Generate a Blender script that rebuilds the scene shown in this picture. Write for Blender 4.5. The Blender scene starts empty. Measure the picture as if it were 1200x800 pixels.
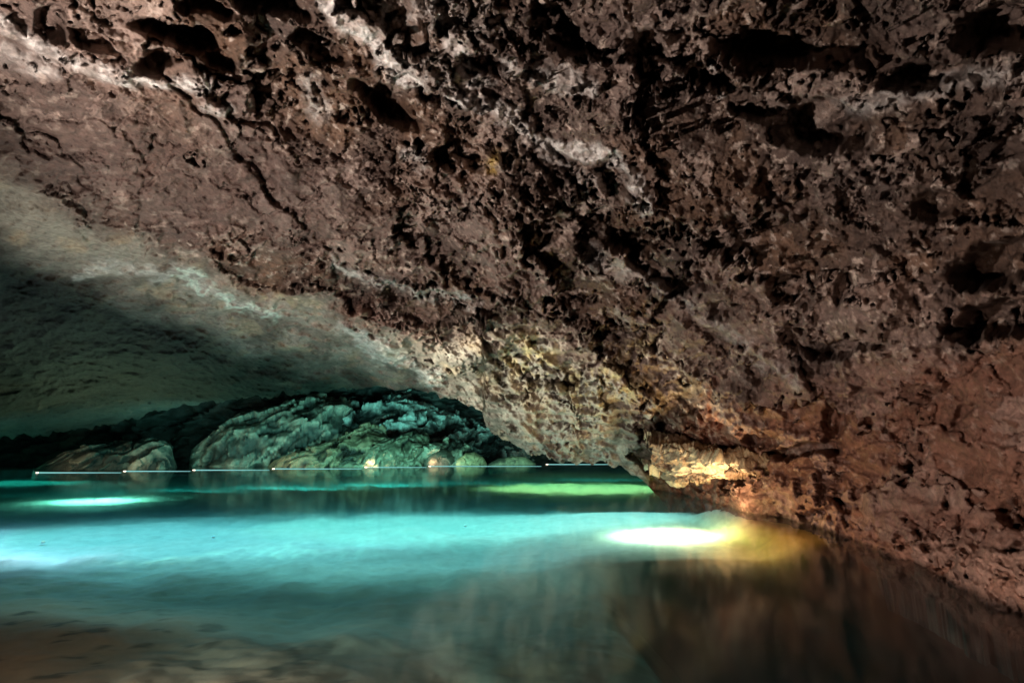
import bpy, math
import numpy as np

C = bpy.context.scene.collection
rng = np.random.default_rng(7)

# ------------------------------------------------------------------ noise
PERM = np.random.default_rng(11).permutation(256).astype(np.int32)
PERM = np.concatenate([PERM, PERM, PERM])
_g = np.random.default_rng(12).normal(size=(256, 3)).astype(np.float32)
GRAD = _g / np.linalg.norm(_g, axis=1, keepdims=True)
RND = np.random.default_rng(13).random((256, 4)).astype(np.float32)


def pnoise(p):
    p = np.asarray(p, np.float32)
    i = np.floor(p).astype(np.int32)
    f = p - i
    u = f * f * f * (f * (f * 6 - 15) + 10)
    i &= 255
    out = np.zeros(len(p), np.float32)
    for dx in (0, 1):
        wx = u[:, 0] if dx else 1 - u[:, 0]
        hx = PERM[i[:, 0] + dx]
        for dy in (0, 1):
            wy = u[:, 1] if dy else 1 - u[:, 1]
            hy = PERM[hx + i[:, 1] + dy]
            for dz in (0, 1):
                wz = u[:, 2] if dz else 1 - u[:, 2]
                g = GRAD[PERM[hy + i[:, 2] + dz] & 255]
                d = g[:, 0] * (f[:, 0] - dx) + g[:, 1] * (f[:, 1] - dy) + g[:, 2] * (f[:, 2] - dz)
                out += wx * wy * wz * d
    return out * 1.5


def fbm(p, octs=4, gain=0.5, lac=2.03):
    out = 0
    a = 1.0
    p = np.asarray(p, np.float32)
    for k in range(octs):
        out = out + a * pnoise(p + 17.3 * k)
        p = p * lac
        a *= gain
    return out


def ridged(p, octs=4, gain=0.5, lac=2.07):
    out = 0
    a = 1.0
    p = np.asarray(p, np.float32)
    w = 1.0
    for k in range(octs):
        n = 1 - np.abs(pnoise(p + 31.7 * k)) * 1.6
        n = np.clip(n, 0, 1) ** 2 * w
        w = np.clip(n * 1.6, 0, 1)
        out = out + a * n
        p = p * lac
        a *= gain
    return out


def cellular(p):
    """F1, F2 and the random number of the nearest cell."""
    p = np.asarray(p, np.float32)
    i = np.floor(p).astype(np.int32)
    f = p - i
    n = len(p)
    f1 = np.full(n, 9, np.float32)
    f2 = np.full(n, 9, np.float32)
    rid = np.zeros(n, np.float32)
    for dx in (-1, 0, 1):
        hx = PERM[(i[:, 0] + dx) & 255]
        for dy in (-1, 0, 1):
            hy = PERM[hx + ((i[:, 1] + dy) & 255)]
            for dz in (-1, 0, 1):
                h = PERM[hy + ((i[:, 2] + dz) & 255)] & 255
                r = RND[h]
                d = (r[:, 0] + dx - f[:, 0]) ** 2 + (r[:, 1] + dy - f[:, 1]) ** 2 + (r[:, 2] + dz - f[:, 2]) ** 2
                near = d < f1
                f2 = np.where(near, f1, np.minimum(f2, d))
                rid = np.where(near, r[:, 3], rid)
                f1 = np.where(near, d, f1)
    return np.sqrt(f1), np.sqrt(f2), rid


def facets(p, jitter=1.0):
    """every cell is a plane of its own tilt: angular broken rock. Returns height, edge distance, random number of the cell."""
    p = np.asarray(p, np.float32)
    i = np.floor(p).astype(np.int32)
    f = p - i
    n = len(p)
    f1 = np.full(n, 9, np.float32)
    f2 = np.full(n, 9, np.float32)
    hh = np.zeros(n, np.float32)
    rid = np.zeros(n, np.float32)
    for dx in (-1, 0, 1):
        hx = PERM[(i[:, 0] + dx) & 255]
        for dy in (-1, 0, 1):
            hy = PERM[hx + ((i[:, 1] + dy) & 255)]
            for dz in (-1, 0, 1):
                k = PERM[hy + ((i[:, 2] + dz) & 255)] & 255
                r = RND[k]
                ex, ey, ez = f[:, 0] - dx - r[:, 0], f[:, 1] - dy - r[:, 1], f[:, 2] - dz - r[:, 2]
                d = ex * ex + ey * ey + ez * ez
                near = d < f1
                f2 = np.where(near, f1, np.minimum(f2, d))
                g_ = GRAD[k]
                hh = np.where(near, ex * g_[:, 0] + ey * g_[:, 1] + ez * g_[:, 2] + 0.28 * (r[:, 3] - .5), hh)
                rid = np.where(near, r[:, 3], rid)
                f1 = np.where(near, d, f1)
    return hh, np.sqrt(f2) - np.sqrt(f1), rid


def sstep(a, b, x):
    t = np.clip((x - a) / (b - a), 0, 1)
    return t * t * (3 - 2 * t)


def lin(r, g, b):
    return np.array([((c / 255) / 12.92 if c / 255 < 0.04045 else ((c / 255 + 0.055) / 1.055) ** 2.4) for c in (r, g, b)], np.float32)


# ------------------------------------------------------------------ camera and survey frame
F = 600.0                      # focal length measured in survey units (frame 1200 x 800)
EYE = np.array([0, 0, 1.6], np.float32)
PITCH = math.atan(115 / F)
SP, CP = math.sin(PITCH), math.cos(PITCH)


def ray(px, py):
    a = (np.asarray(px, np.float32) - 600) / F
    b = (400 - np.asarray(py, np.float32)) / F
    return np.stack([a + 0 * b, CP - SP * b + 0 * a, SP + CP * b + 0 * a], -1)


def at(px, py, d):
    return EYE + ray(px, py) * np.asarray(d, np.float32)[..., None]


def on_level(px, py, z):
    """the point of the horizontal level z on this line of sight"""
    r = ray(px, py)
    return EYE + r * ((z - 1.6) / r[..., 2])[..., None]


def dlevel(px, py, z):
    return (z - 1.6) / ray(px, py)[..., 2]


def tps(ctrl):
    c = np.array(ctrl, np.float64)
    xy = c[:, :2] / 300
    v = 1 / c[:, 2]
    n = len(c)

    def phi(r2):
        return 0.5 * r2 * np.log(r2 + 1e-9)
    d2 = ((xy[:, None] - xy[None]) ** 2).sum(-1)
    A = np.zeros((n + 3, n + 3))
    A[:n, :n] = phi(d2) + np.eye(n) * 0.02
    A[:n, n] = 1
    A[:n, n + 1:] = xy
    A[n, :n] = 1
    A[n + 1:, :n] = xy.T
    s = np.linalg.solve(A, np.concatenate([v, np.zeros(3)]))

    def ev(px, py):
        x = np.asarray(px, np.float32).ravel() / 300
        y = np.asarray(py, np.float32).ravel() / 300
        o = np.full(x.shape, s[n], np.float32) + s[n + 1] * x + s[n + 2] * y
        for k in range(n):
            o = o + np.float32(s[k]) * phi((x - xy[k, 0]) ** 2 + (y - xy[k, 1]) ** 2)
        return (1 / np.clip(o, 0.02, 0.6)).reshape(np.shape(px))
    return ev


def polydist(px, py, pts):
    best = np.full(px.shape, 1e9, np.float32)
    for (x0, y0), (x1, y1) in zip(pts[:-1], pts[1:]):
        dx, dy = x1 - x0, y1 - y0
        t = np.clip(((px - x0) * dx + (py - y0) * dy) / (dx * dx + dy * dy), 0, 1)
        best = np.minimum(best, (px - x0 - t * dx) ** 2 + (py - y0 - t * dy) ** 2)
    return np.sqrt(best)


def interp(x, pts):
    p = np.array(pts, float)
    return np.interp(x, p[:, 0], p[:, 1])


def inside(px, py, poly):
    r = np.zeros(px.shape, bool)
    n = len(poly)
    for k in range(n):
        x0, y0 = poly[k]
        x1, y1 = poly[(k + 1) % n]
        if y0 == y1:
            continue
        c = ((y0 > py) != (y1 > py)) & (px < (x1 - x0) * (py - y0) / (y1 - y0) + x0)
        r ^= c
    return r


# ------------------------------------------------------------------ objects
def link(o, label=None, cat=None, group=None, kind=None, parent=None):
    C.objects.link(o)
    if label:
        o['label'] = label
    if cat:
        o['category'] = cat
    if group:
        o['group'] = group
    if kind:
        o['kind'] = kind
    if parent:
        o.parent = parent
    return o


def mesh_np(name, V, Q, mat, col=None, smooth=True):
    me = bpy.data.meshes.new(name)
    V = np.ascontiguousarray(V, np.float32)
    Q = np.ascontiguousarray(Q, np.int32)
    k = Q.shape[1]
    me.vertices.add(len(V))
    me.vertices.foreach_set('co', V.ravel())
    me.loops.add(Q.size)
    me.loops.foreach_set('vertex_index', Q.ravel())
    me.polygons.add(len(Q))
    me.polygons.foreach_set('loop_start', np.arange(0, Q.size, k, dtype=np.int32))
    me.polygons.foreach_set('use_smooth', np.full(len(Q), smooth))
    if col is not None:
        a = me.attributes.new('rock_colour', 'FLOAT_COLOR', 'POINT')
        a.data.foreach_set('color', np.ascontiguousarray(np.concatenate([col, np.ones((len(V), 1), np.float32)], 1), np.float32).ravel())
    me.update(calc_edges=True)
    me.materials.append(mat)
    return bpy.data.objects.new(name, me)


def submesh(V, Q, col, mask):
    q = Q[mask]
    used, inv = np.unique(q.ravel(), return_inverse=True)
    return V[used], inv.reshape(q.shape), col[used]


def grid_quads(nr, nc):
    i = np.arange(nr * nc).reshape(nr, nc)
    return np.stack([i[:-1, :-1], i[1:, :-1], i[1:, 1:], i[:-1, 1:]], -1).reshape(-1, 4)


def grid_normals(P):
    du = np.gradient(P, axis=1)
    dv = np.gradient(P, axis=0)
    n = np.cross(du, dv)
    n /= np.linalg.norm(n, axis=-1, keepdims=True) + 1e-9
    return n


# ------------------------------------------------------------------ materials
def nt(name):
    m = bpy.data.materials.new(name)
    m.use_nodes = True
    t = m.node_tree
    t.nodes.clear()
    return m, t, t.nodes.new('ShaderNodeOutputMaterial')


def rock_material(name, bump=0.02, scale=9.0, rough=0.62, spec=0.35, lo=0.45, hi=1.6):
    m, t, out = nt(name)
    N = t.nodes.new
    L = t.links.new
    b = N('ShaderNodeBsdfPrincipled')
    at_ = N('ShaderNodeAttribute'); at_.attribute_name = 'rock_colour'
    tc = N('ShaderNodeTexCoord')
    n1 = N('ShaderNodeTexNoise'); n1.inputs['Scale'].default_value = scale
    n1.inputs['Detail'].default_value = 9; n1.inputs['Roughness'].default_value = 0.72
    n1.inputs['Distortion'].default_value = 0.6
    n2 = N('ShaderNodeTexNoise'); n2.inputs['Scale'].default_value = scale * 3.4
    n2.inputs['Detail'].default_value = 6; n2.inputs['Roughness'].default_value = 0.8
    mr = N('ShaderNodeMapRange')
    mr.inputs['From Min'].default_value = 0.3; mr.inputs['From Max'].default_value = 0.72
    mr.inputs['To Min'].default_value = lo; mr.inputs['To Max'].default_value = hi
    mul = N('ShaderNodeMix'); mul.data_type = 'RGBA'; mul.blend_type = 'MULTIPLY'
    mul.inputs['Factor'].default_value = 1.0
    comb = N('ShaderNodeCombineColor')
    L(tc.outputs['Object'], n1.inputs['Vector']); L(tc.outputs['Object'], n2.inputs['Vector'])
    L(n1.outputs['Fac'], mr.inputs['Value'])
    for k in range(3):
        L(mr.outputs['Result'], comb.inputs[k])
    L(at_.outputs['Color'], mul.inputs['A']); L(comb.outputs['Color'], mul.inputs['B'])
    L(mul.outputs['Result'], b.inputs['Base Color'])
    rr = N('ShaderNodeMapRange'); rr.inputs['To Min'].default_value = rough - 0.22; rr.inputs['To Max'].default_value = rough + 0.22
    L(n2.outputs['Fac'], rr.inputs['Value']); L(rr.outputs['Result'], b.inputs['Roughness'])
    b.inputs['Specular IOR Level'].default_value = spec
    ad = N('ShaderNodeMath'); ad.operation = 'MULTIPLY_ADD'; ad.inputs[1].default_value = 0.45
    L(n2.outputs['Fac'], ad.inputs[0]); L(n1.outputs['Fac'], ad.inputs[2])
    bp = N('ShaderNodeBump'); bp.inputs['Strength'].default_value = 1.0; bp.inputs['Distance'].default_value = bump
    L(ad.outputs[0], bp.inputs['Height']); L(bp.outputs['Normal'], b.inputs['Normal'])
    L(b.outputs['BSDF'], out.inputs['Surface'])
    return m


def emit_material(name, col, s):
    m, t, out = nt(name)
    e = t.nodes.new('ShaderNodeEmission')
    e.inputs['Color'].default_value = (*col, 1); e.inputs['Strength'].default_value = s
    t.links.new(e.outputs[0], out.inputs['Surface'])
    return m


def metal_material(name, col):
    m, t, out = nt(name)
    b = t.nodes.new('ShaderNodeBsdfPrincipled')
    n = t.nodes.new('ShaderNodeTexNoise'); n.inputs['Scale'].default_value = 40
    r = t.nodes.new('ShaderNodeMapRange'); r.inputs['To Min'].default_value = 0.3; r.inputs['To Max'].default_value = 0.6
    t.links.new(n.outputs['Fac'], r.inputs['Value']); t.links.new(r.outputs['Result'], b.inputs['Roughness'])
    b.inputs['Base Color'].default_value = (*col, 1); b.inputs['Metallic'].default_value = 0.7
    t.links.new(b.outputs[0], out.inputs['Surface'])
    return m


ROCK = rock_material('cave_rock', bump=0.035, scale=7.0)
FARROCK = rock_material('far_rock', bump=0.10, scale=2.2, rough=0.5, spec=0.5)
BED = rock_material('lake_sand', bump=0.01, scale=3.0, rough=0.8, spec=0.1, lo=.8, hi=1.2)
METAL = metal_material('pale_metal', (0.6, 0.6, 0.56))

# ------------------------------------------------------------------ the near vault: ceiling, spur, wall, bank
WL = [(757, 560), (775, 577), (800, 581), (830, 591), (850, 600), (870, 605), (915, 611), (960, 621), (985, 633), (1010, 645),
      (1040, 657), (1100, 681), (1150, 700), (1200, 720), (1300, 765), (1400, 815), (1700, 980)]
LIP = [(-500, 532), (-100, 524), (0, 515), (60, 508), (120, 498), (200, 478), (300, 465), (400, 457), (430, 453), (490, 455), (520, 462), (545, 472),
       (565, 482), (569, 500), (575, 507), (600, 521), (622, 530), (660, 540), (700, 543), (728, 546), (745, 556), (757, 566), (775, 588), (800, 595)]


def sight(px, py, z):
    return (px, py, float(dlevel(np.float32(px), np.float32(py), np.float32(z))))


ctrl = [
    # overhead, beyond the frame
    (-500, -700, 2.8), (0, -700, 2.8), (600, -700, 2.9), (1200, -700, 2.5), (1700, -700, 2.1),
    (-500, -300, 3.6), (0, -300, 3.8), (600, -300, 3.9), (1200, -300, 3.2), (1700, -300, 2.5),
    (-500, 0, 4.6), (-500, 200, 6.6), (-500, 400, 11), (-500, 530, 17),
    (1700, 0, 2.9), (1700, 200, 3.2), (1700, 400, 3.4), (1700, 600, 3.3),
    # frame
    (0, 0, 4.9), (300, 0, 5.2), (600, 0, 5.4), (900, 0, 4.9), (1200, 0, 3.9),
    (0, 110, 5.9), (300, 110, 6.4), (600, 110, 6.7), (900, 110, 5.9), (1200, 110, 4.4),
    (0, 215, 7.2), (200, 215, 7.6), (400, 215, 8.0), (600, 215, 8.1), (800, 215, 7.4), (1000, 215, 6.0), (1200, 215, 4.8),
    (0, 320, 10.2), (200, 320, 10.4), (400, 320, 10.4), (600, 320, 10.4), (750, 320, 9.4), (900, 320, 7.7), (1050, 320, 6.3), (1200, 320, 5.1),
    (0, 420, 15), (200, 420, 16), (350, 420, 15.5), (450, 420, 14.5), (600, 400, 13.4), (750, 400, 11.6), (900, 400, 9.0), (1050, 400, 7.0), (1200, 400, 5.4),
    (0, 500, 22), (200, 470, 23), (400, 450, 20), (500, 450, 17.5), (565, 475, 16.0),
    (600, 490, 15.6), (620, 525, 16.2), (700, 480, 14.6), (700, 540, 16.0), (770, 490, 13.6), (850, 480, 11.8), (950, 480, 9.4), (1080, 490, 7.2), (1200, 490, 5.6),
    (745, 552, 16.0), (765, 525, 14.2), (850, 520, 12.0),
    sight(775, 577, 0), (800, 555, 16.2), sight(805, 582, 0), sight(832, 591, 0), (850, 560, 13.2),
    sight(870, 605, 0), (900, 560, 10.9), (980, 560, 9.1), (1080, 560, 7.2), (1200, 560, 5.7),
    sight(960, 621, 0), (985, 600, 8.7), (1080, 615, 6.9), (1200, 625, 5.5),
    sight(1040, 657, 0), sight(1100, 681, 0), sight(1200, 720, 0), sight(1400, 815, 0), sight(1700, 980, 0),
    sight(800, 596, -.5), sight(870, 622, -.5), sight(960, 638, -.5), sight(1040, 679, -.5), sight(1200, 750, -.45), sight(1700, 1010, -.35),
]
vaultD = tps(ctrl)

cols = np.concatenate([np.linspace(-500, -24, 150, endpoint=False), np.arange(-24, 1224, 1.4), np.linspace(1224, 1700, 190)])
NR_UP, NR_IN = 60, 470
jit = np.stack([cols / 17.0, np.zeros_like(cols), np.zeros_like(cols)], -1)
lipnoise = (fbm(jit, 4, 0.55) * 5.0).astype(np.float32)
lipy = np.where(cols < 800, interp(cols, LIP), interp(cols, WL) + 14 + 16 * sstep(860, 1200, cols))
lipy = np.where(cols < 757, lipy + lipnoise * np.where((cols > 420), 1, 1.3), lipy)
rows_up = np.linspace(-700, -16, NR_UP, endpoint=False)
PX = np.tile(cols, (NR_UP + NR_IN, 1)).astype(np.float32)
ker = np.exp(-np.linspace(-2.4, 2.4, 121) ** 2)
soft = np.convolve(np.pad(lipy, 60, mode='edge'), ker / ker.sum(), mode='valid')
tt = np.linspace(0, 1, NR_IN)[:, None]
liprow = soft[None] + (lipy - soft)[None] * sstep(.55, 1, tt)
PY = np.concatenate([np.tile(rows_up[:, None], (1, len(cols))),
                     -16 + (liprow + 16) * tt], 0).astype(np.float32)
D = vaultD(PX, PY)
P0 = at(PX, PY, D)
NRM = grid_normals(P0)
tocam = EYE - P0
NRM *= np.sign((NRM * tocam).sum(-1, keepdims=True))
shp = PX.shape
dirs = (P0 - EYE) / np.linalg.norm(P0 - EYE, axis=-1, keepdims=True)
NRM = 0.10 * NRM - 0.90 * dirs                            # the rock sheds its blocks inwards, towards the chamber
NRM /= np.linalg.norm(NRM, axis=-1, keepdims=True)
p = (dirs * (5 + 0.35 * D[..., None]) + np.array([3.0, 1.0, 2.0])).reshape(-1, 3).astype(np.float32)
pw_ = P0.reshape(-1, 3)
dd = D.ravel()
# survey coordinates with an uneven edge, used to place the mapped features of the rock
wv = np.stack([fbm(p * 1.6, 4), fbm(p * 1.6 + 40, 4)], -1)
wfine = np.stack([fbm(p * 6 + 7, 3), fbm(p * 6 + 90, 3)], -1)
pxpm = F / dd                                         # survey units per metre at this depth
qx = PX.ravel() + wv[:, 0] * 16 + wfine[:, 0] * 6
qy = PY.ravel() + wv[:, 1] * 12 + wfine[:, 1] * 5
qx2 = PX.ravel() + wv[:, 0] * 26 + wfine[:, 0] * 5
qy2 = PY.ravel() + wv[:, 1] * 20 + wfine[:, 1] * 5


def blob(x, y, rx, ry, ang=0.0, hard=0.32):
    c, s = math.cos(ang), math.sin(ang)
    u = ((qx - x) * c + (qy - y) * s) / rx
    v = (-(qx - x) * s + (qy - y) * c) / ry
    return 1 - sstep(1 - hard, 1 + hard, np.sqrt(u * u + v * v))


def patch(x, y, rx, ry, ang=0.0):
    c, s = math.cos(ang), math.sin(ang)
    u = ((qx2 - x) * c + (qy2 - y) * s) / rx
    v = (-(qx2 - x) * s + (qy2 - y) * c) / ry
    return np.exp(-(u * u + v * v))


slab = np.clip(patch(130, 200, 210, 62, .22) * 1.25 + patch(330, 235, 110, 55, .3), 0, 1)       # smooth brown slab
greyline = interp(qx2, [(-500, 150), (0, 214), (70, 244), (130, 274), (200, 300), (300, 338), (400, 372), (470, 392), (540, 392), (620, 385), (700, 425), (745, 475), (762, 520), (775, 640), (1700, 900)])
grey = sstep(-20, 24, qy2 - greyline)                   # the grey-green stone
wallzone = sstep(-20, 25, qy2 - interp(qx2, [(700, 640), (770, 560), (860, 480), (930, 440), (1000, 425), (1200, 405), (1700, 360)]))
bankzone = sstep(-6, 8, qy - interp(qx, [(700, 900), (860, 640), (960, 606), (1000, 612), (1060, 620), (1130, 632), (1200, 645), (1700, 760)]))
spurz = np.clip(patch(670, 430, 130, 85) * 1.5, 0, 1)

# relief
rough = np.clip(1.0 - 0.80 * slab - 0.86 * grey * (1 - spurz) - .35 * wallzone * (1 - bankzone), 0.08, 1)
fine = np.clip(rough, .34 - .24 * grey, 1)
sc = np.clip(dd / 6.5, 0.6, 2.3)
ca, sa = math.cos(.55), math.sin(.55)
up_ = p[:, 0] * ca - p[:, 2] * sa                       # along the beds, which run down to the right
vp_ = p[:, 0] * sa + p[:, 2] * ca
wq = p + 0.30 * np.stack([wv[:, 0], wv[:, 1], wfine[:, 0]], -1) + 0.06 * np.stack([wfine[:, 1], wfine[:, 0], wfine[:, 1]], -1)
wu = wq[:, 0] * ca - wq[:, 2] * sa
wvv = wq[:, 0] * sa + wq[:, 2] * ca
clump = sstep(-.15, .35, fbm(p * .55 + 140, 3))         # where the rock is rotten and where it is sound
rot = np.clip(0.25 + .75 * clump + .35 * sstep(520, 800, qx) * (1 - wallzone), 0, 1) * (1 - .7 * spurz)
h = 0.34 * fbm(p * 0.42, 3)
fa, ea, ra_ = facets(np.stack([wu * .55, wq[:, 1] * .6, wvv * 1.05], -1))
calm = 1 - .85 * grey * (1 - spurz)
h += calm * (.10 + .90 * rough) * 0.66 * fa - .05 * calm * rough * (1 - sstep(0, .10, ea))
fb_, eb, rb_ = facets(np.stack([wu * 1.5, wq[:, 1] * 1.5, wvv * 2.5], -1) + 13)
h += calm * (.08 + .92 * rough) * 0.25 * fb_
fc_, ec, rc_ = facets(np.stack([wu * 3.9, wq[:, 1] * 4, wvv * 5.6], -1) + 29)
h += fine * (.45 + .55 * rot) * 0.06 * calm * fc_
saw = (vp_ * .95 + .35 * fbm(p * .8 + 200, 4) + .06 * wfine[:, 0]) % 1.0
h -= rough * sstep(-.1, .3, fbm(p * .6 + 260, 3)) * 0.30 * (saw - .5) * (1 - spurz * .7)
fd_, ed, rd_ = facets(wq * 9.5 + 41)
h += fine * (.4 + .6 * rot) * 0.024 * fd_
strike = np.stack([up_ * 0.5, p[:, 1] * .8, vp_ * 1.5], -1)
h += rough * 0.13 * (ridged(strike * 1.4 + 3, 4, 0.55) - 0.7)
f1b, f2b, ridb = cellular(wq * np.array([3.9, 4.6, 5.4], np.float32) + 9)
h += fine * rot * 0.04 * (ridged(strike * 3.4 + 5, 5, 0.62) - 0.7)
h += np.clip(rough, .4, 1) * 0.035 * fbm(p * 9, 4, 0.66) + grey * (1 - spurz) * (.09 * fbm(p * 2.2 + 300, 5, .6) + .05 * (ridged(strike * 3.0 + 310, 5, .6) - .7))
# cavities scattered through the rotten rock
dens = np.clip((0.03 + 0.11 * sstep(430, 760, qx) + 0.12 * (1 - sstep(60, 160, qy))) * clump ** 2 * (1 - .8 * spurz) - 0.7 * slab - 0.7 * grey - 0.15 * wallzone, 0, 0.6)
h -= (rb_ < dens * .75) * 0.42 * sstep(0, .16, eb + .05 * wfine[:, 0])
h -= (rc_ < dens * .7) * 0.24 * sstep(0, .2, ec + .06 * wfine[:, 1])
cq = np.stack([wu * .6, wq[:, 1], wvv * 1.35], -1)
f1d, f2d, ridd = cellular(cq * 4.6 + 55)
h -= (ridd < dens * .5) * 0.22 * (1 - sstep(0.2, 0.5, f1d + .2 * wfine[:, 1]))
# bedding of the spur and the wall
bz = pw_[:, 2] * 3.6 + 0.7 * fbm(pw_ * 0.5 + 11, 3) + 0.06 * pw_[:, 0]
bed_tri = (np.abs((bz % 1) - 0.5) * 2) ** 0.6
h += spurz * 0.16 * (bed_tri - 0.5)
bz2 = pw_[:, 2] * 2.6 + pw_[:, 0] * 0.25 + 1.2 * fbm(pw_ * 0.6 + 31, 3)
h += wallzone * 0.10 * ((np.abs((bz2 % 1) - 0.5) * 2) ** 0.7 - 0.5)
h += bankzone * (0.05 * (ridged(p * 4.0, 3) - 0.6) + 0.05 * np.minimum(f2b - f1b, .3) / .3)
h *= sc
# large black recesses
pits = [
    (62, 25, 24, 18, .3, .7), (110, 50, 26, 10, .5, .5), (212, 42, 48, 13, .35, .8), (178, 72, 28, 13, -.5, .6), (258, 66, 20, 12, .3, .6), (318, 12, 42, 11, .2, .6),
    (245, 12, 30, 8, .2, .5), (368, 45, 22, 8, 0, .5), (455, 122, 44, 16, .62, .7), (388, 62, 22, 9, .4, .4), (540, 178, 24, 17, -.5, .7), (505, 110, 18, 8, .2, .4),
    (400, 135, 8, 7, 0, .3), (560, 73, 20, 10, 0, .5), (655, 38, 30, 24, .7, .5), (690, 62, 20, 9, .8, .4), (625, 78, 18, 10, .2, .5), (716, 206, 17, 24, -.7, .6),
    (762, 66, 26, 24, .2, .6), (790, 45, 20, 9, 0, .4), (708, 250, 16, 10, .3, .4), (742, 285, 26, 13, .4, .5), (768, 318, 24, 11, .4, .5), (800, 338, 30, 8, -.1, .5),
    (860, 265, 14, 12, 0, .4), (800, 262, 12, 9, 0, .4), (930, 60, 78, 22, -.05, .8), (830, 88, 26, 12, .3, .5), (960, 150, 46, 26, .05, .8), (890, 128, 36, 11, .1, .6),
    (1095, 240, 26, 20, .2, .6), (1180, 40, 60, 26, -.1, .8), (1075, 95, 50, 15, -.1, .5), (1180, 312, 50, 27, -.25, .8), (1178, 378, 56, 17, -.12, .8),
    (990, 402, 36, 10, -.05, .6), (950, 398, 26, 9, 0, .5), (925, 340, 22, 22, .4, .5), (985, 338, 14, 12, 0, .4), (897, 432, 13, 15, .5, .4), (940, 318, 12, 9, 0, .3),
    (975, 495, 14, 22, .6, .5), (940, 527, 44, 8, -.28, .5), (888, 520, 24, 9, -.2, .4), (955, 606, 15, 6, .2, .3), (985, 590, 11, 7, 0, .3), (1080, 610, 12, 5, 0, .2),
    (1188, 600, 17, 12, .2, .4), (1196, 636, 22, 7, 0, .3), (845, 362, 16, 10, 0, .4), (720, 375, 10, 7, 0, .3), (766, 408, 6, 9, 0, .3), (660, 455, 7, 4, 0, .25), (580, 430, 7, 7, 0, .2),
    (752, 538, 9, 16, -.4, .7), (1130, 480, 16, 8, -.3, .3), (1010, 460, 10, 6, 0, .25), (655, 210, 8, 6, 0, .2), (165, 212, 7, 10, .3, .12), (95, 240, 20, 6, .5, .12),
]
pitm = np.zeros(len(p), np.float32)
for x, y, rx, ry, a, dep in pits:
    m_ = blob(x, y, rx, ry, a)
    pitm = np.maximum(pitm, m_ * dep * (.6 + rx / 60))
h -= pitm * 1.15 * np.clip(dd / 6, .7, 1.8)
# cracks
for pts, w, dep in [([(200, 98), (250, 140), (292, 188), (322, 228), (348, 248), (388, 296)], 3.2, .16), ([(345, 243), (368, 222)], 2.5, .10),
                    ([(268, 95), (272, 140), (330, 162)], 4.5, .2), ([(290, 188), (330, 235)], 5, .16), ([(620, 350), (760, 356), (880, 352)], 2, .08), ([(600, 385), (700, 378), (800, 388)], 2.5, .1),
                    ([(860, 470), (930, 440), (1010, 470)], 4, .15), ([(970, 500), (1000, 470)], 4, .2), ([(140, 150), (182, 190), (160, 228)], 2, .09), ([(240, 205), (300, 240), (345, 246)], 2, .09), ([(368, 222), (402, 208), (452, 240), (470, 280)], 2.2, .1), ([(20, 150), (80, 185), (130, 250)], 2.2, .09), ([(60, 130), (140, 150), (200, 120)], 2, .07)]:
    h -= dep * (1 - sstep(w * 0.5, w * 1.6, polydist(qx, qy, pts)))
# pale mineral veins: low ridges
vein = np.zeros(len(p), np.float32)
vn = sstep(0.45, 1.0, ridged(p * 6.0 + 77, 4, 0.65))
for pts, w, s_ in [([(372, -30), (412, 30), (450, 66), (490, 96)], 11, 1.0), ([(522, 106), (562, 126), (600, 142), (640, 166), (700, 182), (735, 198), (755, 242)], 10, .9),
                   ([(-60, 10), (0, 32), (60, 62), (120, 92), (180, 99), (240, 95)], 10, .85), ([(0, 70), (60, 85)], 14, .55), ([(500, -10), (520, 30), (545, 70), (562, 92)], 9, .7),
                   ([(585, 70), (640, 88), (690, 110)], 9, .6), ([(828, 80), (846, 106)], 4, .8), ([(985, 128), (1080, 112), (1210, 88)], 12, .4), ([(600, 150), (690, 215)], 8, .35),
                   ([(395, 312), (440, 330), (500, 345), (560, 352)], 8, .5), ([(100, 322), (130, 318), (215, 318)], 8, .4), ([(205, 318), (262, 352), (318, 374)], 6, .6), ([(405, 384), (460, 416), (512, 442)], 9, .5),
                   ([(245, 120), (270, 128)], 9, .5), ([(360, 100), (375, 140)], 12, .4), ([(700, 300), (760, 330), (900, 420), (940, 450)], 10, .3), ([(480, 180), (500, 190)], 8, .5),
                   ([(420, 10), (560, 20)], 30, .32), ([(470, 60), (540, 90)], 20, .3)]:
    vein = np.maximum(vein, s_ * (1 - sstep(w * 0.35, w * 1.5, polydist(qx, qy, pts))))
h += 0.07 * vein * sc
h -= 0.10 * (1 - sstep(-14, 2, np.abs(qy - interp(qx, [(0, 52), (60, 80), (120, 106), (240, 106), (300, 100)])) - 12)) * (qx < 300)
vein = vein * (0.42 + 0.58 * vn)
Pd = P0 + NRM * h.reshape(shp)[..., None]

# colour of the stone; the far-left recess has its shade painted in
patchy = fbm(p * 0.9 + 61, 4)
speck = fbm(p * 8 + 15, 3, 0.7)
grit = ridged(p * 5.5 + 90, 3, 0.6)


def mix(a, b, t):
    return a + (b - a) * np.clip(t, 0, 1)[:, None]


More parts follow.
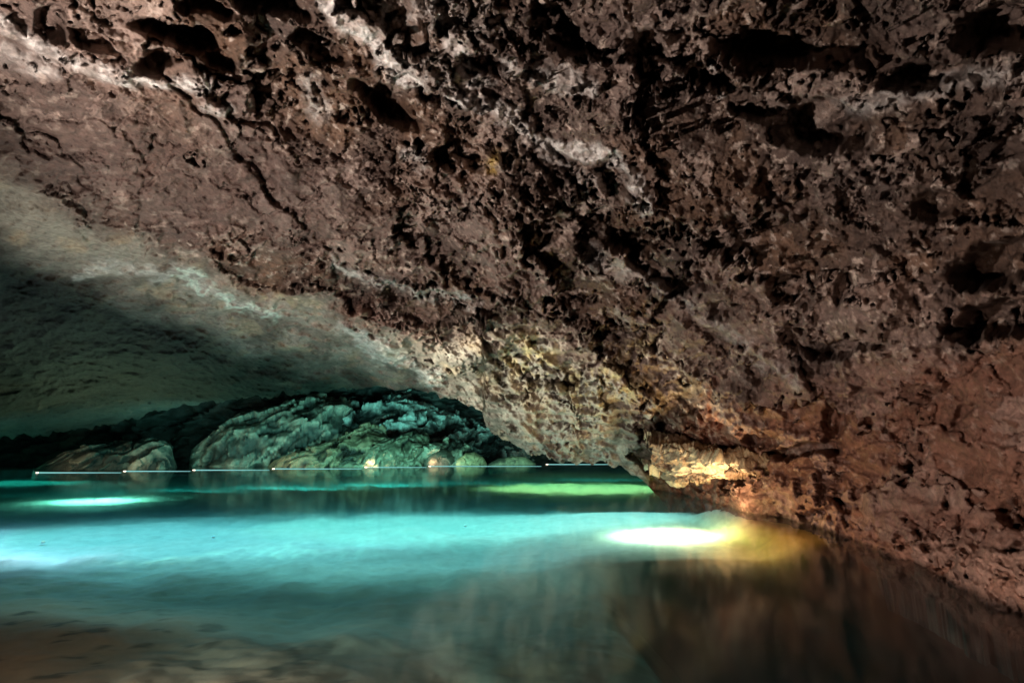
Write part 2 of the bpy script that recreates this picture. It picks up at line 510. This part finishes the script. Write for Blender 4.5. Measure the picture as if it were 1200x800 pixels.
col = np.tile(lin(106, 86, 76), (len(p), 1))
col = mix(col, lin(120, 92, 74), sstep(-.1, .5, patchy) * .8)
col = mix(col, lin(96, 80, 74), sstep(.05, .5, -patchy) * .8)
col = mix(col, lin(98, 78, 72), slab * .75)
col = mix(col, lin(140, 116, 104), spurz * .4)
col = mix(col, lin(74, 58, 51), sstep(.15, .6, speck) * .55)
col = mix(col, lin(200, 180, 166), sstep(.0, .5, fbm(p * 7.0 + 33, 4, .7)) * sstep(.7, 1.05, grit) * .9 * (1 - slab * .8))
col = mix(col, lin(136, 92, 74), wallzone * .7)
col = mix(col, lin(176, 130, 108), bankzone * .6)
gcol = mix(np.tile(lin(156, 146, 134), (len(p), 1)), lin(122, 114, 104), sstep(0, .4, fbm(p * 1.3 + 5, 3)))
gcol = mix(gcol, lin(178, 156, 130), sstep(.1, .6, fbm(p * 2.2 + 8, 4)) * .6)
gcol = mix(gcol, lin(28, 25, 23), (1 - sstep(380, 560, qx2)) * sstep(35, 105, qy2 - greyline + 25 * wv[:, 0]) * .85)  # shade of the far-left recess painted into the stone colour
col = mix(col, lin(178, 152, 140), sstep(.62, .95, ra_) * .35 * (1 - slab))
col = mix(col, lin(60, 46, 42), (1 - sstep(.05, .3, rb_)) * .5 * rough)
col = mix(col, lin(196, 172, 160), sstep(.8, .9, rb_) * .45 * rough)
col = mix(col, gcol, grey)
ochre = np.clip(patch(620, 425, 70, 26, .25) + patch(735, 440, 55, 22, .1) * .9 + patch(700, 470, 50, 14) * .6 + patch(330, 355, 45, 9, .5) * .6, 0, 1)
col = mix(col, lin(190, 168, 122), ochre * sstep(-.25, .35, fbm(p * 3.0 + 400, 4, .65)) * .8)
col = mix(col, lin(150, 90, 66), patch(825, 488, 9, 32, .1) * .9 + patch(430, 365, 30, 12, .2) * .45 + patch(1100, 605, 130, 14, .1) * .3)
col = mix(col, lin(205, 170, 90), patch(565, 184, 14, 6, -.5) * .9)
col = mix(col, lin(138, 120, 60), patch(765, 560, 18, 16, .6) * .8)
col = mix(col, lin(232, 224, 218), vein * 1.1)
col = mix(col, lin(200, 216, 200), (1 - sstep(5, 12, polydist(qx, qy, [(215, 322), (262, 352), (318, 374)]))) * vn * .6)
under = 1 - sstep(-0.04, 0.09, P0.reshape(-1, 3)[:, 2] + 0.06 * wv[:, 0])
col = mix(col, lin(52, 35, 27), under * .95)                # rock coloured darker below the waterline, more so farther down
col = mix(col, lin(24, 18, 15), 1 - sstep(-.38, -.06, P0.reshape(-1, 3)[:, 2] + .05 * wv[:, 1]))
col = np.clip(col, 0.004, 0.9).astype(np.float32)

# the vault curls back behind its lip, so that the rock has thickness
nsk = 9
ks = np.arange(1, nsk + 1)
left = cols < 790
fold = (np.clip((790 - cols) / 30, 0, 1))
SPY = PY[-1][None] - 2.2 * ks[:, None] * fold[None]
back = 0.10 * ks ** 1.9
SD = vaultD(np.tile(cols, (nsk, 1)), np.tile(PY[-1], (nsk, 1))) + back[:, None] * fold[None] + (h.reshape(shp)[-1] * 0)[None]
SK = at(np.tile(cols, (nsk, 1)), SPY, SD)
SK += (Pd[-1] - P0[-1])[None]
nk = fbm(SK.reshape(-1, 3) * 2.0, 4).reshape(nsk, -1)
SK[..., 2] += np.minimum(0.12 * nk, 0.02) * fold[None] - 0.4 * (1 - fold[None]) * ks[:, None] / nsk
Vall = np.concatenate([Pd, SK.astype(np.float32)], 0)
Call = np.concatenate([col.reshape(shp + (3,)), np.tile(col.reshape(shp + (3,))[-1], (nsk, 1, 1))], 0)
PXa = np.concatenate([qx.reshape(shp) * .6 + PX * .4, np.tile(cols, (nsk, 1))], 0)
PYa = np.concatenate([qy.reshape(shp) * .6 + PY * .4, np.tile(PY[-1], (nsk, 1))], 0)
Q = grid_quads(*PXa.shape)
V = Vall.reshape(-1, 3)
CO = Call.reshape(-1, 3)
fx = PXa.ravel()[Q].mean(1)
fy = PYa.ravel()[Q].mean(1)
in_spur = inside(fx, fy, [(506, 432), (548, 396), (600, 384), (690, 388), (752, 424), (782, 470), (772, 512), (768, 560), (800, 600), (800, 640), (700, 640), (500, 620)])
in_bank = (fy > interp(fx, [(700, 900), (858, 660), (900, 604), (960, 604), (1000, 611), (1060, 618), (1130, 630), (1200, 644), (1700, 760)]))
in_wall = (fy > interp(fx, [(600, 900), (765, 640), (790, 570), (850, 505), (910, 520), (975, 500), (1000, 440), (1090, 415), (1200, 402), (1700, 350)])) & ~in_bank & ~in_spur
in_bank &= ~in_spur
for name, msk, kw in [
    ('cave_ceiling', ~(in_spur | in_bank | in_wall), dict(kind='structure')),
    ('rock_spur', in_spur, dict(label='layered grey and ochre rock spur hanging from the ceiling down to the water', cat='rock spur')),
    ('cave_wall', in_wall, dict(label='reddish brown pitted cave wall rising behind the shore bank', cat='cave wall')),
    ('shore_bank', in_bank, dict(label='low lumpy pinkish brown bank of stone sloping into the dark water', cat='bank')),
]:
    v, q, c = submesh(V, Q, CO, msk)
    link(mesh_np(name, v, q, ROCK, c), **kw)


def wob3(q):
    return np.stack([fbm(q * 1.5, 3), fbm(q * 1.5 + 9, 3), fbm(q * 1.5 + 19, 3)], -1)


# ------------------------------------------------------------------ pale ledge under the vault beside the spur
def resample(pts, n):
    a = np.array(pts, float)
    s = np.concatenate([[0], np.cumsum(np.hypot(*np.diff(a[:, :2], axis=0).T))])
    t = np.linspace(0, s[-1], n)
    return np.stack([np.interp(t, s, a[:, k]) for k in range(a.shape[1])], -1)


n = 330
ftop = resample([(762, 519, 13.6), (800, 527, 13.0), (840, 540, 12.4), (880, 544, 11.7), (930, 540, 10.9), (975, 536, 10.2)], n)
fbot = resample([(763, 549, 13.7), (788, 551, 13.5), (791, 566, 13.3), (830, 562, 12.6), (880, 554, 11.8), (930, 547, 11.0), (975, 541, 10.3)], n)
T0, B0 = at(ftop[:, 0], ftop[:, 1], ftop[:, 2] - np.interp(ftop[:, 0], [760, 850, 975], [.9, .75, -.35])), at(fbot[:, 0], fbot[:, 1], fbot[:, 2] - np.interp(fbot[:, 0], [760, 850, 975], [1.0, .85, -.35]))
backv = np.array([0.35, 2.4, 0.15], np.float32)
rws = [T0 + backv + [0, 0, .2]]
rws = [T0 + backv * k + np.array([0, 0, .25 * k]) for k in np.linspace(1, 0.04, 22)]
rws += [T0 + (B0 - T0) * k for k in np.linspace(0, 1, 40)]
rws += [B0 + backv * k for k in np.linspace(0.03, 1, 40)]
LP = np.array(rws, np.float32)
LN = grid_normals(LP)
LN *= np.sign((LN * (LP.mean((0, 1)) - LP)).sum(-1, keepdims=True)) * -1
lp = LP.reshape(-1, 3)
lf1, _, lr1 = facets(np.stack([lp[:, 0] * 1.6, lp[:, 1] * 1.6, lp[:, 2] * 3.2], -1) + .3 * wob3(lp) + 5)
lf2, _, lr2 = facets(np.stack([lp[:, 0] * 4, lp[:, 1] * 4, lp[:, 2] * 8], -1) + .5 * wob3(lp) + 15)
lh = 0.12 * fbm(lp * 1.2, 3) + 0.22 * lf1 + 0.09 * lf2 + 0.05 * fbm(lp * 6, 4, .65)
LPd = LP + LN * lh.reshape(LP.shape[:2])[..., None]
lc = np.tile(lin(200, 178, 146), (len(lp), 1))
lc = mix(lc, lin(116, 90, 74), (1 - sstep(.25, .45, lr1)) * .8)
lc = mix(lc, lin(120, 92, 74), sstep(.1, .6, fbm(lp * 2.0 + 3, 4)) * .8)
lc = mix(lc, lin(150, 112, 78), np.tile(sstep(850, 930, ftop[:, 0]), (LP.shape[0], 1)).ravel() * .7)
link(mesh_np('rock_ledge', LPd.reshape(-1, 3), grid_quads(*LP.shape[:2]), ROCK, lc.astype(np.float32)),
     label='pale cream rock ledge jutting out over the water right of the spur', cat='rock ledge')

# ------------------------------------------------------------------ far cavern: back wall and rock mounds along the far waterline


def yw(px):
    return 551 - (np.asarray(px, float) - 50) * 10 / 690


def dshore(px):
    return dlevel(np.asarray(px, np.float32), np.asarray(yw(px), np.float32), np.float32(0))


def strata(q, dip=0.62):
    # beds that climb towards +x
    nrm_ = math.hypot(1, dip)
    q = q + 0.5 * np.stack([fbm(q * .6, 3), fbm(q * .6 + 9, 3), fbm(q * .6 + 19, 3)], -1)
    u = (q[:, 0] + q[:, 2] * dip) / nrm_
    w = (q[:, 2] - q[:, 0] * dip) / nrm_
    A1, _, _ = facets(np.stack([u * .22, q[:, 1] * .2, w * .7], -1) + 3)
    A2, _, _ = facets(np.stack([u * .6, q[:, 1] * .5, w * 1.7], -1) + 17)
    A3, _, _ = facets(np.stack([u * 1.6, q[:, 1] * 1.2, w * 4.2], -1) + 31)
    return 1.5 * A1 + .9 * A2 + .25 * A3 + .22 * fbm(np.stack([u, q[:, 1] * .6, w * 2.0], -1), 5, .6)


bx = np.linspace(-560, 980, 420)
bz_ = np.linspace(-1.2, 9.5, 150)
BXX, BZZ = np.meshgrid(bx, bz_)
dsh = np.clip(dshore(np.clip(BXX, -200, 760)), 5, 60) + 5.5
r0 = ray(BXX, np.full(BXX.shape, 515.0))
BP = np.stack([r0[..., 0] * dsh, r0[..., 1] * dsh + np.maximum(BZZ, 0) * 0.15, BZZ], -1).astype(np.float32)
bp = BP.reshape(-1, 3)
BN = grid_normals(BP)
BN *= -np.sign(BN[..., 1:2])
bh = 1.0 * fbm(bp * 0.25, 3) + 0.8 * strata(bp)
bc = mix(np.tile(lin(54, 56, 52), (len(bp), 1)), lin(32, 33, 31), sstep(0, .5, fbm(bp * .6, 3)))
link(mesh_np('cavern_back_wall', (BP + BN * bh.reshape(BP.shape[:2])[..., None]).reshape(-1, 3), grid_quads(*BP.shape[:2]), FARROCK, bc.astype(np.float32)), kind='structure')


def mound(name, top, label, cat, fwd=0.0, deep=1.0, amp=0.5, dip=0.62, c1=(150, 146, 130), c2=(70, 72, 66), seed=0.0, group=None, nc=200, nr=70):
    """a rounded rock lying along the far waterline; top = its skyline as seen from the landing"""
    t = np.array(top, float)
    px = np.linspace(t[0, 0], t[-1, 0], nc)
    ytop = np.interp(px, t[:, 0], t[:, 1])
    d0 = dshore(px) - fwd
    hgt = np.maximum((yw(px) - ytop) * d0 / F, 0.02)
    u = np.linspace(-1, 1, nc)
    endr = 1 - np.sqrt(np.clip(1 - np.abs(u) ** 3.5, 0, 1))
    V_ = np.linspace(-0.28, 1.45, nr)[:, None]
    ang = np.clip(V_, 0, 1.45) * math.pi / 2
    z = np.sin(ang) * hgt[None] + np.where(V_ < 0, V_ * 2.0, 0)
    dd_ = d0[None] + deep * (1 - np.cos(ang)) * np.maximum(hgt, .5)[None] + endr[None] * deep * np.maximum(hgt.max(), .5) * 0.8
    r_ = ray(px, np.full(px.shape, 515.0))
    # keep the skyline when the top lies farther back
    zz = np.where(z > 0, 1.6 + (z - 1.6) * dd_ / d0[None], z)
    P_ = np.stack([r_[None, :, 0] * dd_, r_[None, :, 1] * dd_, zz], -1).astype(np.float32)
    q_ = P_.reshape(-1, 3) + seed
    N_ = grid_normals(P_)
    N_ *= -np.sign((N_ * (P_ - EYE)).sum(-1, keepdims=True))
    N_ = 0.3 * N_ - 0.7 * r_[None] / np.linalg.norm(r_, axis=-1)[None, :, None]
    s_ = strata(q_, dip)
    hh = amp * (0.75 * s_ + 0.25 * fbm(q_ * 0.7, 3))
    hh = hh * np.repeat(np.clip(hgt[None] / 1.2, .25, 1), nr, 0).ravel()
    cc = mix(np.tile(np.array(lin(*c2)), (len(q_), 1)), lin(*c1), sstep(-.4, .5, s_ + .6 * fbm(q_ * 1.4 + 3, 4)))
    o = mesh_np(name, (P_ + N_ * hh.reshape(P_.shape[:2])[..., None]).reshape(-1, 3), grid_quads(nr, nc), FARROCK, cc.astype(np.float32))
    return link(o, label=label, cat=cat, group=group)


GR = 'rock mounds along the far waterline'
mound('rock_mound', [(45, 551), (58, 541), (80, 530), (100, 524), (140, 519), (175, 514), (198, 520), (212, 548)],
      'small dim tan and grey rock mound at the dark end of the far shore', 'rock', amp=.5, group=GR, seed=4)
mound('rock_mound', [(224, 548), (230, 528), (250, 508), (280, 492), (320, 478), (360, 466), (400, 470), (420, 500), (440, 543)],
      'grey sloping rock mound between the small dim mound and the large teal one', 'rock', fwd=-1.2, deep=1.0, amp=1.0, group=GR, seed=9)
mound('rock_mound', [(330, 546), (350, 508), (380, 484), (410, 468), (445, 461), (482, 461), (497, 474), (520, 486), (560, 494), (590, 512), (630, 542)],
      'largest far rock mound, teal lit with slanting beds', 'rock', fwd=-2.0, deep=1.3, amp=1.25, group=GR, c1=(184, 192, 184), c2=(44, 48, 46), seed=2, nc=300, nr=120)
mound('shore_rock', [(316, 546), (324, 539), (345, 531), (375, 523), (405, 512), (430, 502), (450, 500), (462, 545)],
      'tan nosed slanting rock at the foot of the large teal mound', 'rock', fwd=.5, amp=.85, c1=(128, 110, 84), c2=(52, 46, 38), group=GR, seed=15)
mound('shore_rock', [(384, 545), (396, 538), (420, 530), (450, 519), (480, 508), (500, 506), (512, 543)],
      'pale greenish slanting rock beside the tan nosed one', 'rock', fwd=.8, amp=.85, c1=(122, 114, 92), c2=(50, 48, 40), group=GR, seed=21)
mound('shore_rock', [(440, 545), (455, 538), (480, 530), (505, 521), (530, 514), (548, 520), (560, 542)],
      'grey brown slanting rock next to the dark boulder', 'rock', fwd=1.0, amp=.8, c1=(150, 140, 118), c2=(66, 62, 54), group=GR, seed=33)
GB = 'boulders at the far waterline'
mound('boulder', [(496, 543), (503, 530), (512, 525), (524, 526), (533, 534), (536, 542)],
      'dark brown boulder at the far waterline beside a pale one', 'boulder', fwd=1.4, amp=.35, c1=(96, 84, 70), c2=(52, 48, 42), group=GB, seed=41, dip=.1, nc=90, nr=50)
mound('boulder', [(531, 543), (536, 536), (546, 530), (556, 529), (566, 534), (571, 542)],
      'pale cream rounded boulder at the far waterline', 'boulder', fwd=1.4, amp=.3, c1=(190, 164, 122), c2=(104, 86, 64), group=GB, seed=47, dip=.1, nc=90, nr=50)
mound('boulder', [(572, 542), (584, 536), (600, 533), (616, 534), (628, 542)],
      'low flat pale boulder below the tip of the spur', 'boulder', fwd=1.4, amp=.25, c1=(170, 150, 116), c2=(90, 80, 64), group=GB, seed=52, dip=.1, nc=90, nr=50)

# ------------------------------------------------------------------ lake bed and water
ys = np.concatenate([np.linspace(-9, 3, 30, endpoint=False), 3 * (64 / 3) ** np.linspace(0, 1, 420)])
xs = np.concatenate([np.linspace(-60, -14, 60, endpoint=False), np.linspace(-14, 12, 380, endpoint=False), np.linspace(12, 45, 40)])
GX, GY = np.meshgrid(xs, ys)
g = np.stack([GX.ravel(), GY.ravel(), np.zeros(GX.size)], -1).astype(np.float32)
wob = fbm(g * 0.35, 3)
edge = GY.ravel() + 0.42 * GX.ravel() + 0.9 * wob           # the near shallows lie to the left of the landing
shal = 1 - sstep(2.8, 7.0, edge)
gz = -0.32 * shal - .75 * (1 - shal)
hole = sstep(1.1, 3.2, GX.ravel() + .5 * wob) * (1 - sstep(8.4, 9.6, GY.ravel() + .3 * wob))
gz -= 1.6 * hole * (1 - shal)     # hole in front of the bank, sunk so the water there looks black
gz += (0.07 - .055 * shal) * fbm(g * 0.9 + 5, 4) + 0.02 * fbm(g * 4, 3)
shelf = sstep(-1.5, 3.2, GX.ravel() + .4 * wob) * sstep(8.6, 9.6, GY.ravel() + .3 * wob) * (1 - sstep(15, 18, GY.ravel()))
gz = gz * (1 - shelf) - .45 * shelf
rise = sstep(4.5, 5.3, GX.ravel() + .2 * wob) * sstep(6.8, 8.6, GY.ravel()) * (1 - sstep(13.5, 15, GY.ravel()))
gz = gz * (1 - rise) - .14 * rise
gz = np.minimum(gz, -0.12)
gc = mix(np.tile(lin(176, 182, 166), (len(g), 1)), lin(150, 108, 84), shal * .95)
gc = mix(gc, lin(24, 20, 17), np.maximum(hole, sstep(1.1, 3.0, GX.ravel() + .3 * wob) * sstep(.47, .7, -gz) * (1 - sstep(11.5, 13.5, GY.ravel()))))  # bed painted near black so the water over the hole looks unlit
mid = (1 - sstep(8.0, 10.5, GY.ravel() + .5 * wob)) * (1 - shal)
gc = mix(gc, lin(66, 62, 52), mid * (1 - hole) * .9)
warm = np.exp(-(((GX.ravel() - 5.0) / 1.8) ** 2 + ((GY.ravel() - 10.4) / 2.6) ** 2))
gc = mix(gc, lin(215, 155, 66), warm)  # golden halo of the lamp put into the bed colour
stn = sstep(.42, .5, fbm(g * 2.2 + 70, 4, .6))
gc = mix(gc, lin(44, 34, 28), stn * shal * .8)
gc = mix(gc, lin(30, 22, 18), sstep(1.4, 3.4, GX.ravel() + .3 * wob) * (1 - sstep(8.9, 9.7, GY.ravel() + .2 * wob)))  # same painted darkness carried over the bed beside the bank
g[:, 2] = gz
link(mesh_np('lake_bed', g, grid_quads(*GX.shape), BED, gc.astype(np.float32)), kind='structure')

m, t, out = nt('lake_water')
N, L = t.nodes.new, t.links.new
tc = N('ShaderNodeTexCoord')
mp = N('ShaderNodeMapping'); mp.inputs['Scale'].default_value = (1.0, 0.75, 1.0)
L(tc.outputs['Object'], mp.inputs['Vector'])
na = N('ShaderNodeTexNoise'); na.inputs['Scale'].default_value = 2.2; na.inputs['Detail'].default_value = 3
nb = N('ShaderNodeTexNoise'); nb.inputs['Scale'].default_value = 9.0; nb.inputs['Detail'].default_value = 2
L(mp.outputs[0], na.inputs['Vector']); L(mp.outputs[0], nb.inputs['Vector'])
ad = N('ShaderNodeMath'); ad.operation = 'MULTIPLY_ADD'; ad.inputs[1].default_value = 0.3
L(nb.outputs['Fac'], ad.inputs[0]); L(na.outputs['Fac'], ad.inputs[2])
bp_ = N('ShaderNodeBump'); bp_.inputs['Strength'].default_value = 1.0; bp_.inputs['Distance'].default_value = 0.0009
L(ad.outputs[0], bp_.inputs['Height'])
lw = N('ShaderNodeLayerWeight'); lw.inputs['Blend'].default_value = 0.5
L(bp_.outputs[0], lw.inputs['Normal'])
pw = N('ShaderNodeMath'); pw.operation = 'POWER'; pw.inputs[1].default_value = 5.0
L(lw.outputs['Facing'], pw.inputs[0])
ma = N('ShaderNodeMath'); ma.operation = 'MULTIPLY_ADD'; ma.inputs[1].default_value = 0.97; ma.inputs[2].default_value = 0.02
L(pw.outputs[0], ma.inputs[0])
tr = N('ShaderNodeBsdfTransparent')
gl = N('ShaderNodeBsdfAnisotropic') if False else N('ShaderNodeBsdfGlossy')
gl.inputs['Roughness'].default_value = 0.10
L(bp_.outputs[0], gl.inputs['Normal'])
mx = N('ShaderNodeMixShader')
L(ma.outputs[0], mx.inputs[0]); L(tr.outputs[0], mx.inputs[1]); L(gl.outputs[0], mx.inputs[2])
L(mx.outputs[0], out.inputs['Surface'])
va = N('ShaderNodeVolumeAbsorption'); va.inputs['Color'].default_value = (0.0, 0.84, 0.88, 1); va.inputs['Density'].default_value = 0.22
vs = N('ShaderNodeVolumeScatter'); vs.inputs['Color'].default_value = (0.3, 0.95, 0.95, 1); vs.inputs['Density'].default_value = 0.006
vs.inputs['Anisotropy'].default_value = 0.0
va_ = N('ShaderNodeAddShader'); L(va.outputs[0], va_.inputs[0]); L(vs.outputs[0], va_.inputs[1])
L(va_.outputs[0], out.inputs['Volume'])
x0, x1, y0, y1, zb = -70, 50, -10, 75, -4.5
WV = np.array([(x0, y0, zb), (x1, y0, zb), (x1, y1, zb), (x0, y1, zb), (x0, y0, 0), (x1, y0, 0), (x1, y1, 0), (x0, y1, 0)], np.float32)
WQ = np.array([(0, 3, 2, 1), (4, 5, 6, 7), (0, 1, 5, 4), (1, 2, 6, 5), (2, 3, 7, 6), (3, 0, 4, 7)])
link(mesh_np('lake_water', WV, WQ, m, smooth=False), kind='structure')

# ------------------------------------------------------------------ lamps and added fill lights


def light(name, loc, col, power, radius=0.12, kind='POINT', parent=None, target=None, spot=None, blend=.6):
    d = bpy.data.lights.new(name, kind)
    d.color = col
    d.energy = power
    d.shadow_soft_size = radius
    if kind == 'SPOT':
        d.spot_size = spot
        d.spot_blend = blend
    o = bpy.data.objects.new(name, d)
    C.objects.link(o)
    o.location = loc
    if target is not None:
        from mathutils import Vector
        o.rotation_euler = (Vector(target) - Vector(loc)).to_track_quat('-Z', 'Y').to_euler()
    return o


def lathe(prof, n=20, axis='z'):
    V_, Q_ = [], []
    for r, z in prof:
        for k in range(n):
            a = 2 * math.pi * k / n
            V_.append((r * math.cos(a), r * math.sin(a), z) if axis == 'z' else (z, r * math.cos(a), r * math.sin(a)))
    for i in range(len(prof) - 1):
        for k in range(n):
            Q_.append((i * n + k, i * n + (k + 1) % n, (i + 1) * n + (k + 1) % n, (i + 1) * n + k))
    return np.array(V_, np.float32), np.array(Q_)


def bed_z(x, y):
    i = int(np.argmin((g[:, 0] - x) ** 2 + (g[:, 1] - y) ** 2))
    return float(g[i, 2])


def lake_lamp(px, py, depth, col, power, down, label, lift=0.8, radius=.25, size=.9, long=0, dcol=None, aim=None, cone=100):
    pt = on_level(np.float32(px), np.float32(py), np.float32(-depth))
    x, y = float(pt[0]), float(pt[1])
    z = bed_z(x, y)
    e = bpy.data.objects.new('underwater_lamp', None)
    e.location = (x, y, z)
    link(e, label=label, cat='lamp', group='lamps under the lake surface')
    v, q = lathe([(0.0, 0), (.06, 0), (.06, .01), (.02, .015), (.02, .03), (.03, .035), (.04, .06), (.038, .065)])
    link(mesh_np('housing', v, q, METAL), parent=e)
    v, q = lathe([(.038, .065), (.03, .074), (.015, .08), (0.001, .082)])
    link(mesh_np('lens', v, q, emit_material('lamp_lens', col, 2)), parent=e)
    if power:
        light('lamp_or_fill', (x, y, z + .3), col, power, radius, *(('SPOT', None, aim, math.radians(cone), .5) if aim else ()))
    if not down:
        return
    d = light('lamp_or_fill', (x, y, min(z + lift, -.06)), dcol or col, down, size, 'AREA')
    d.data.shape = 'DISK'
    d.data.size = size
    if long:
        d.data.shape = 'ELLIPSE'
        d.data.size, d.data.size_y = long, size


SPUR_FILL_AT = (-9.6, 9.6, -.35)
lake_lamp(785, 627, .45, (1.0, .90, .66), 0, 420, 'white underwater lamp by the ledge, brightest glow in the lake', lift=.36, size=1.1, long=2.0)
lake_lamp(545, 618, .75, (.75, 1.0, .9), 0, 430, 'turquoise underwater lamp in open water in front of the spur', size=4.5, long=12, dcol=(.60, .93, .95))
lake_lamp(250, 630, .75, (.5, .9, 1.0), 0, 330, 'cyan underwater lamp in the middle of the turquoise band', size=4.5, long=12, dcol=(.55, .80, 1.0))
lake_lamp(50, 638, .75, (1.0, .80, .60), 0, 820, 'pale blue underwater lamp in the blue water at the outer end of the turquoise band', size=4, long=8, dcol=(1.0, .72, 1.0), aim=(-4.3, 10, 5.0), cone=94)
lake_lamp(110, 587, .75, (1.0, .95, .7), 0, 620, 'narrow white underwater lamp glow ahead of the small dim mound', size=1.4, long=3, dcol=(1.0, .95, .7))
lake_lamp(680, 572, .75, (1.0, .80, .52), 0, 1600, 'yellow green underwater lamp close under the spur tip', size=5, long=9, dcol=(1.0, .52, .20))
lake_lamp(20, 566, .75, (.3, 1.0, .75), 0, 260, 'sea green underwater lamp nearest the dark end of the lake', size=4, long=7)
gold = light('lamp_or_fill', (3.9, 9.5, .55), (1.0, .66, .30), 24, .3, 'AREA', target=(5.2, 10.5, -.2))  # added area light without a fixture, makes the golden halo by the bank
gold.data.size = .3
soft_ = light('lamp_or_fill', (-3.5, 13.6, -.07), (.55, .86, 1.0), 430, 8, 'AREA')  # added broad fill, joins the separate pools into one soft band
soft_.data.shape = 'ELLIPSE'; soft_.data.size = 19; soft_.data.size_y = 8
dim = light('lamp_or_fill', (-3.4, 8.4, -.12), (.5, .9, .95), 80, 4, 'AREA')  # added weak fill, fades the glow towards the near water
dim.data.shape = 'ELLIPSE'; dim.data.size = 10; dim.data.size_y = 4.5
light('lamp_or_fill', (-7.2, 7.2, -.3), (1.0, .90, .78), 820, .2, 'SPOT', target=(-5.0, 9.6, 5.0), spot=math.radians(96), blend=.6)  # added spot with no fixture, brightens the grey vault
light('lamp_or_fill', SPUR_FILL_AT, (1.0, .84, .68), 12000, .15, 'SPOT', target=(2.0, 15.0, 2.4), spot=math.radians(44), blend=.7)  # added spot with no fixture, brightens the spur from the left

TUBE = emit_material('strip_glow', (.40, 1.0, .97), .75)
BULB = emit_material('bulb_glow', (1.0, .86, .66), 3)
ends = [(52, 152), (153, 231), (233, 323), (325, 430), (432, 504), (506, 640), (642, 745)]
descr = ['light strip in front of the small dim mound, first from the dark end', 'light strip across the dark gap between two mounds',
         'light strip at the foot of the grey sloping mound', 'light strip below the tan nosed rock', 'light strip below the grey brown slanting rock',
         'long light strip passing the boulders', 'light strip behind the spur, last along the shore']
for (a, b), lab in zip(ends, descr):
    d0 = float(dshore(a)) - 1.6
    ra, rb = ray(np.float32(a), np.float32(515)), ray(np.float32(b), np.float32(515))
    xa, xb, yy = float(ra[0]) * d0, float(rb[0]) * d0, float(ra[1]) * d0
    e = bpy.data.objects.new('light_strip', None)
    e.location = (xa, yy, 0.008)
    link(e, label=lab, cat='light strip', group='light strips along the far waterline')
    v, q = lathe([(.001, 0), (.020, 0), (.016, (xb - xa) * .4), (.007, (xb - xa) * .95), (.001, (xb - xa) * .96)], 8, 'x')
    link(mesh_np('tube', v, q, TUBE), parent=e)
    v, q = lathe([(.001, -.16), (.02, -.14), (.026, -.06), (.022, 0.0), (.001, .0)], 10, 'x')
    link(mesh_np('bulb', v, q, BULB), parent=e)
    nose = light('shore_light', (xa + .1, yy - .25, .12), (1.0, .70, .42), 80, .08, 'SPOT', target=(xa + .9, yy + 2.2, .6), spot=math.radians(120))
    wash = light('shore_light', ((xa + xb) / 2, yy - 4.5, .12), (.25, 1.0, .88), 40 if a < 200 else (520 if 300 < a < 500 else 200), .3, 'AREA', target=((xa + xb) / 2 + .9, yy + 2.4, 3.0))  # unseen wash added off the strips, stands in for the lake's teal glow
    wash.data.shape = 'RECTANGLE'; wash.data.size = xb - xa; wash.data.size_y = .1

# unseen spots low near the camera: a key, then two added fills
light('near_light', (-4.2, 1.9, .35), (1.0, .875, .79), 2350, .06, 'SPOT', target=(1.2, 6, 5), spot=math.radians(128), blend=.35)
light('near_light', (-.6, 2.1, .3), (1.0, .74, .60), 400, .06, 'SPOT', target=(6.0, 7.0, .7), spot=math.radians(75), blend=.8)  # added fill on the bank and wall
light('near_light', (-2.6, 1.0, 1.3), (1.0, .72, .56), 480, .06, 'SPOT', target=(-2.8, 4.0, -.3), spot=math.radians(100), blend=.9)  # added fill on the brown shallows
# warm lamp hidden under the ledge
lp_ = on_level(np.float32(862), np.float32(596), np.float32(.12))
light('ledge_lamp', (float(lp_[0]) - .5, float(lp_[1]) - .6, .15), (1.0, .74, .42), 220, .08, 'SPOT', target=(float(lp_[0]) - .3, float(lp_[1]) + 2.0, 1.3), spot=math.radians(130))

# ------------------------------------------------------------------ closed rock shell round the whole cavern
n_a, n_b = 96, 48
A, B = np.meshgrid(np.linspace(0, 2 * math.pi, n_a), np.linspace(0.0, math.pi, n_b))
SV = np.stack([-5 + 62 * np.cos(A) * np.sin(B), 30 + 55 * np.sin(A) * np.sin(B), 2 + 16 * np.cos(B)], -1).astype(np.float32)
SV *= 1 + 0.03 * fbm(SV.reshape(-1, 3) * .15, 3).reshape(n_b, n_a, 1)
link(mesh_np('outer_cave_wall', SV.reshape(-1, 3), grid_quads(n_b, n_a), ROCK, np.tile(lin(84, 70, 62), (n_a * n_b, 1)).astype(np.float32)), kind='structure')

# ------------------------------------------------------------------ world, camera, render
w = bpy.data.worlds.new('World')
bpy.context.scene.world = w
w.use_nodes = True
w.node_tree.nodes['Background'].inputs['Color'].default_value = (0.002, 0.002, 0.003, 1)
w.node_tree.nodes['Background'].inputs['Strength'].default_value = 0.1

cd = bpy.data.cameras.new('camera')
cd.lens = 36 * F / 1200
cd.sensor_width = 36
cd.clip_start = 0.05
cd.clip_end = 400
co = bpy.data.objects.new('camera', cd)
C.objects.link(co)
co.location = (0, 0, 1.6)
co.rotation_euler = (math.pi / 2 + PITCH, 0, 0)
s = bpy.context.scene
s.camera = co
s.view_settings.view_transform = 'Standard'
s.view_settings.look = 'None'
s.view_settings.exposure = 0
s.view_settings.gamma = 1
s.cycles.use_denoising = True
s.cycles.max_bounces = 8
s.cycles.diffuse_bounces = 1
s.cycles.transparent_max_bounces = 12
s.cycles.volume_bounces = 1
s.cycles.caustics_reflective = False
s.cycles.caustics_refractive = False
s.cycles.sample_clamp_indirect = 4
